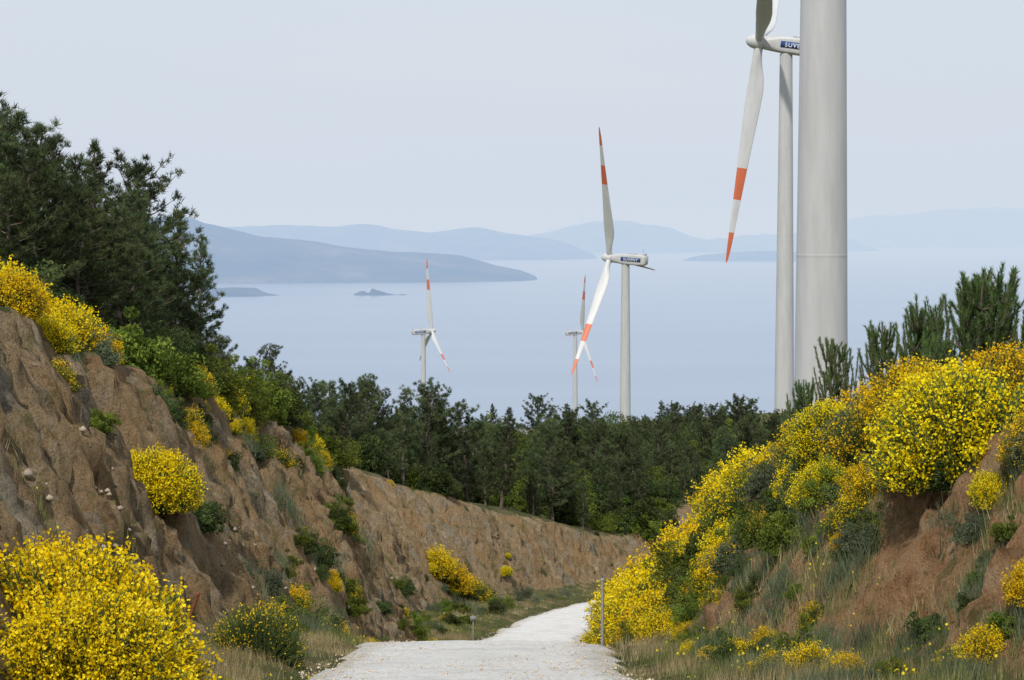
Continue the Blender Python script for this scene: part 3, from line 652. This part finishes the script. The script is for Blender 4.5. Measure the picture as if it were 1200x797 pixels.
def f_forest(x, y, z_, td, s_):
    k = R.uniform(); d = fbm([x*.05], [y*.05], 9., 2)[0]; far = min(1, max(0, (y-170)/120))
    if k < .38+.22*far+.7*d: put(fo, 'pine', PINE[R.integers(0, 6)], x, y, z_-.3, (R.uniform(.38, .78) if R.uniform() < .8 else R.uniform(.8, 1.05))*(.78 if y < 175 else 1.), 1, .05)
    elif k < .70+.1*far: put(fo, 'shrub', SHRUB[[0, 1, 5][R.integers(0, 3)]], x, y, z_-.2, R.uniform(1.2, 2.4)+far*.8, R.uniform(.9, 1.4))
    else: put(fo, 'shrub', SHRUB[[2, 3, 6][R.integers(0, 3)]], x, y, z_-.2, R.uniform(1.4, 2.7)+far*.8, R.uniform(.9, 1.4))
scatter(900, (-60, 30), (118, 205), lambda x, y, b, s, td: (td > .9) & (s < 0) & (np.abs(s) > 6), f_forest)
scatter(1400, (-80, 110), (205, 420), lambda x, y, b, s, td: (td > .5) & (np.abs(s) > 7), f_forest)
scatter(420, (5, 55), (188, 290), lambda x, y, b, s, td: (np.abs(s) > 4.5) & ((td > -3.5) | (s > 0)), f_forest)
scatter(240, (14, 70), (110, 200), lambda x, y, b, s, td: (td > .8) & (s > 8) & ((x-23.6)**2+(y-176)**2 > 60), f_forest)
def f_grass(x, y, z_, td, s_):
    k = 2 if fbm([x*.4], [y*.4], 1., 3)[0] > .02 else [0, 1, 1, 3][R.integers(0, 4)]
    tuft(k, x, y, z_, R.uniform(.5, 1.05)*(.5 if abs(s_) < 3.2 else 1))
scatter(5400, (-9, 8), (26, 125), lambda x, y, b, s, td: (np.abs(s) > 2.45) & (b < .45) & (td < 0), f_grass)
scatter(1400, (-12, 12), (125, 185), lambda x, y, b, s, td: (np.abs(s) > 2.8) & (b < .45) & (td < 0), f_grass)
parts = []; G = np.array([g[:4] for g in GRASS]); GK = np.array([g[4] for g in GRASS])
for kd, (n, h0, h1, rad, lean, wd, mi) in KIND.items():
    g = G[GK == kd]
    if not len(g): continue
    q = np.repeat(g, n, 0); N_ = len(q)
    off = R.normal(0, 1, (N_, 2))*rad*q[:, 3:4]
    bx_, by_ = q[:, 0]+off[:, 0], q[:, 1]+off[:, 1]
    slope_x = (Gfull(g[:, 0]+.25, g[:, 1])[0]-Gfull(g[:, 0]-.25, g[:, 1])[0])/.5
    slope_y = (Gfull(g[:, 0], g[:, 1]+.25)[0]-Gfull(g[:, 0], g[:, 1]-.25)[0])/.5
    bz = q[:, 2]+np.repeat(np.clip(slope_x, -2, 2), n)*off[:, 0]+np.repeat(np.clip(slope_y, -2, 2), n)*off[:, 1]-.04
    d = unit(np.array([0, 0, 1.])+rdir(N_, R)*lean)
    parts.append(blades(np.stack([bx_, by_, bz], 1), d, R.uniform(h0, h1, N_)*q[:, 3], wd, R, mi, np.clip(np.repeat(R.uniform(.1, .9, len(g)), n)+R.normal(0, .2, N_), 0, 1)))
    if kd == 3:
        sel = R.uniform(0, 1, N_) < .03; tip = np.stack([bx_, by_, bz], 1)[sel]+d[sel]*(h1*.8*q[sel, 3:4])
        parts.append(leaves(tip, .022, .02, R, 3, .7))
obj('grass', tri_mesh('grass_mesh', parts, [M_grass, M_dry, M_silver, M_flower]))

# ------------------------------------------------------------------ posts
def metal(name, c):
    m, nt = newmat(name); N = NT(nt); f = N.noise(18, 6, .7, N.pos())
    N.out(N.princ(N.ramp(f, [(.35, tuple(v*.55 for v in c)), (.65, c)]), .65, f, .2, .01).outputs[0]); return m
def post(name, x, y, h, col, lean=(0, 0), plate=False):
    e = empty(name, (x, y, G1(x, y))); e.rotation_euler = (lean[0], lean[1], .3)
    m = metal(name+'_metal', col)
    obj('pole', tri_mesh('pole', [tube([[0,0,-.3],[0,0,h*.5],[0,0,h]], [.035,.035,.034], 10)], [m]), parent=e)
    obj('cap', tri_mesh('cap', [tube([[0,0,h-.01],[0,0,h+.03],[0,0,h+.04]], [.042,.042,.002], 10)], [m]), parent=e)
    obj('footing', tri_mesh('footing', [tube([[0,0,-.2],[0,0,.04],[0,0,.06]], [.12,.11,.001], 10)], [M_stone]), parent=e)
    if plate: obj('plate', boxm('plate', -.16, .16, -.05, -.038, h-.26, h-.02, m), parent=e)
post('road_marker_post', 1.9, 48.2, 1.5, (.32,.32,.33))
post('rusty_stake', -5.75, 40, .8, (.2,.07,.03), (0, .35))
post('road_marker_post', -1.9, 112, 1.3, (.3,.3,.3), plate=True)

# ------------------------------------------------------------------ light, sky, camera
el, az = math.radians(50), math.radians(-162)
S = Vector((math.sin(az)*math.cos(el), math.cos(az)*math.cos(el), math.sin(el)))
sun = bpy.data.lights.new('sun', 'SUN'); sun.energy = 3.5; sun.angle = math.radians(1.5); sun.color = (1, .95, .86)
so = bpy.data.objects.new('sun', sun); scene.collection.objects.link(so); so.rotation_euler = (-S).to_track_quat('-Z', 'Y').to_euler()
w = bpy.data.worlds.new('World'); scene.world = w; w.use_nodes = True; nt = w.node_tree; nt.nodes.clear(); N = NT(nt)
sky = N.n('ShaderNodeTexSky'); sky.sky_type = 'NISHITA'; sky.sun_disc = False; sky.sun_elevation = el; sky.sun_rotation = az
sky.air_density = 1; sky.dust_density = 2.5; sky.ozone_density = 1.5; sky.altitude = 350
bg = N.n('ShaderNodeBackground'); bg.inputs['Strength'].default_value = .09; N.l(sky.outputs[0], bg.inputs[0])
veil = N.n('ShaderNodeBackground'); veil.inputs['Strength'].default_value = .1
tc = N.n('ShaderNodeTexCoord').outputs['Generated']
f = N.noise(1.6, 5, .55, N.mapv(tc, (1, 1, 5)), .4)
N.l(N.ramp(f, [(.3,(7.1,7.8,8.8)),(.7,(8.0,8.5,9.1))]), veil.inputs[0])
mx = N.n('ShaderNodeMixShader'); mx.inputs[0].default_value = .75
N.l(bg.outputs[0], mx.inputs[1]); N.l(veil.outputs[0], mx.inputs[2])
o = N.n('ShaderNodeOutputWorld'); N.l(mx.outputs[0], o.inputs['Surface'])

cam = bpy.data.cameras.new('camera'); cam.sensor_width = 36; cam.lens = 36*2706/1200; cam.clip_start = .5; cam.clip_end = 400000
co = bpy.data.objects.new('camera', cam); scene.collection.objects.link(co)
co.location = (0, 0, 0); co.rotation_euler = (math.radians(90-2.67), 0, 0); scene.camera = co
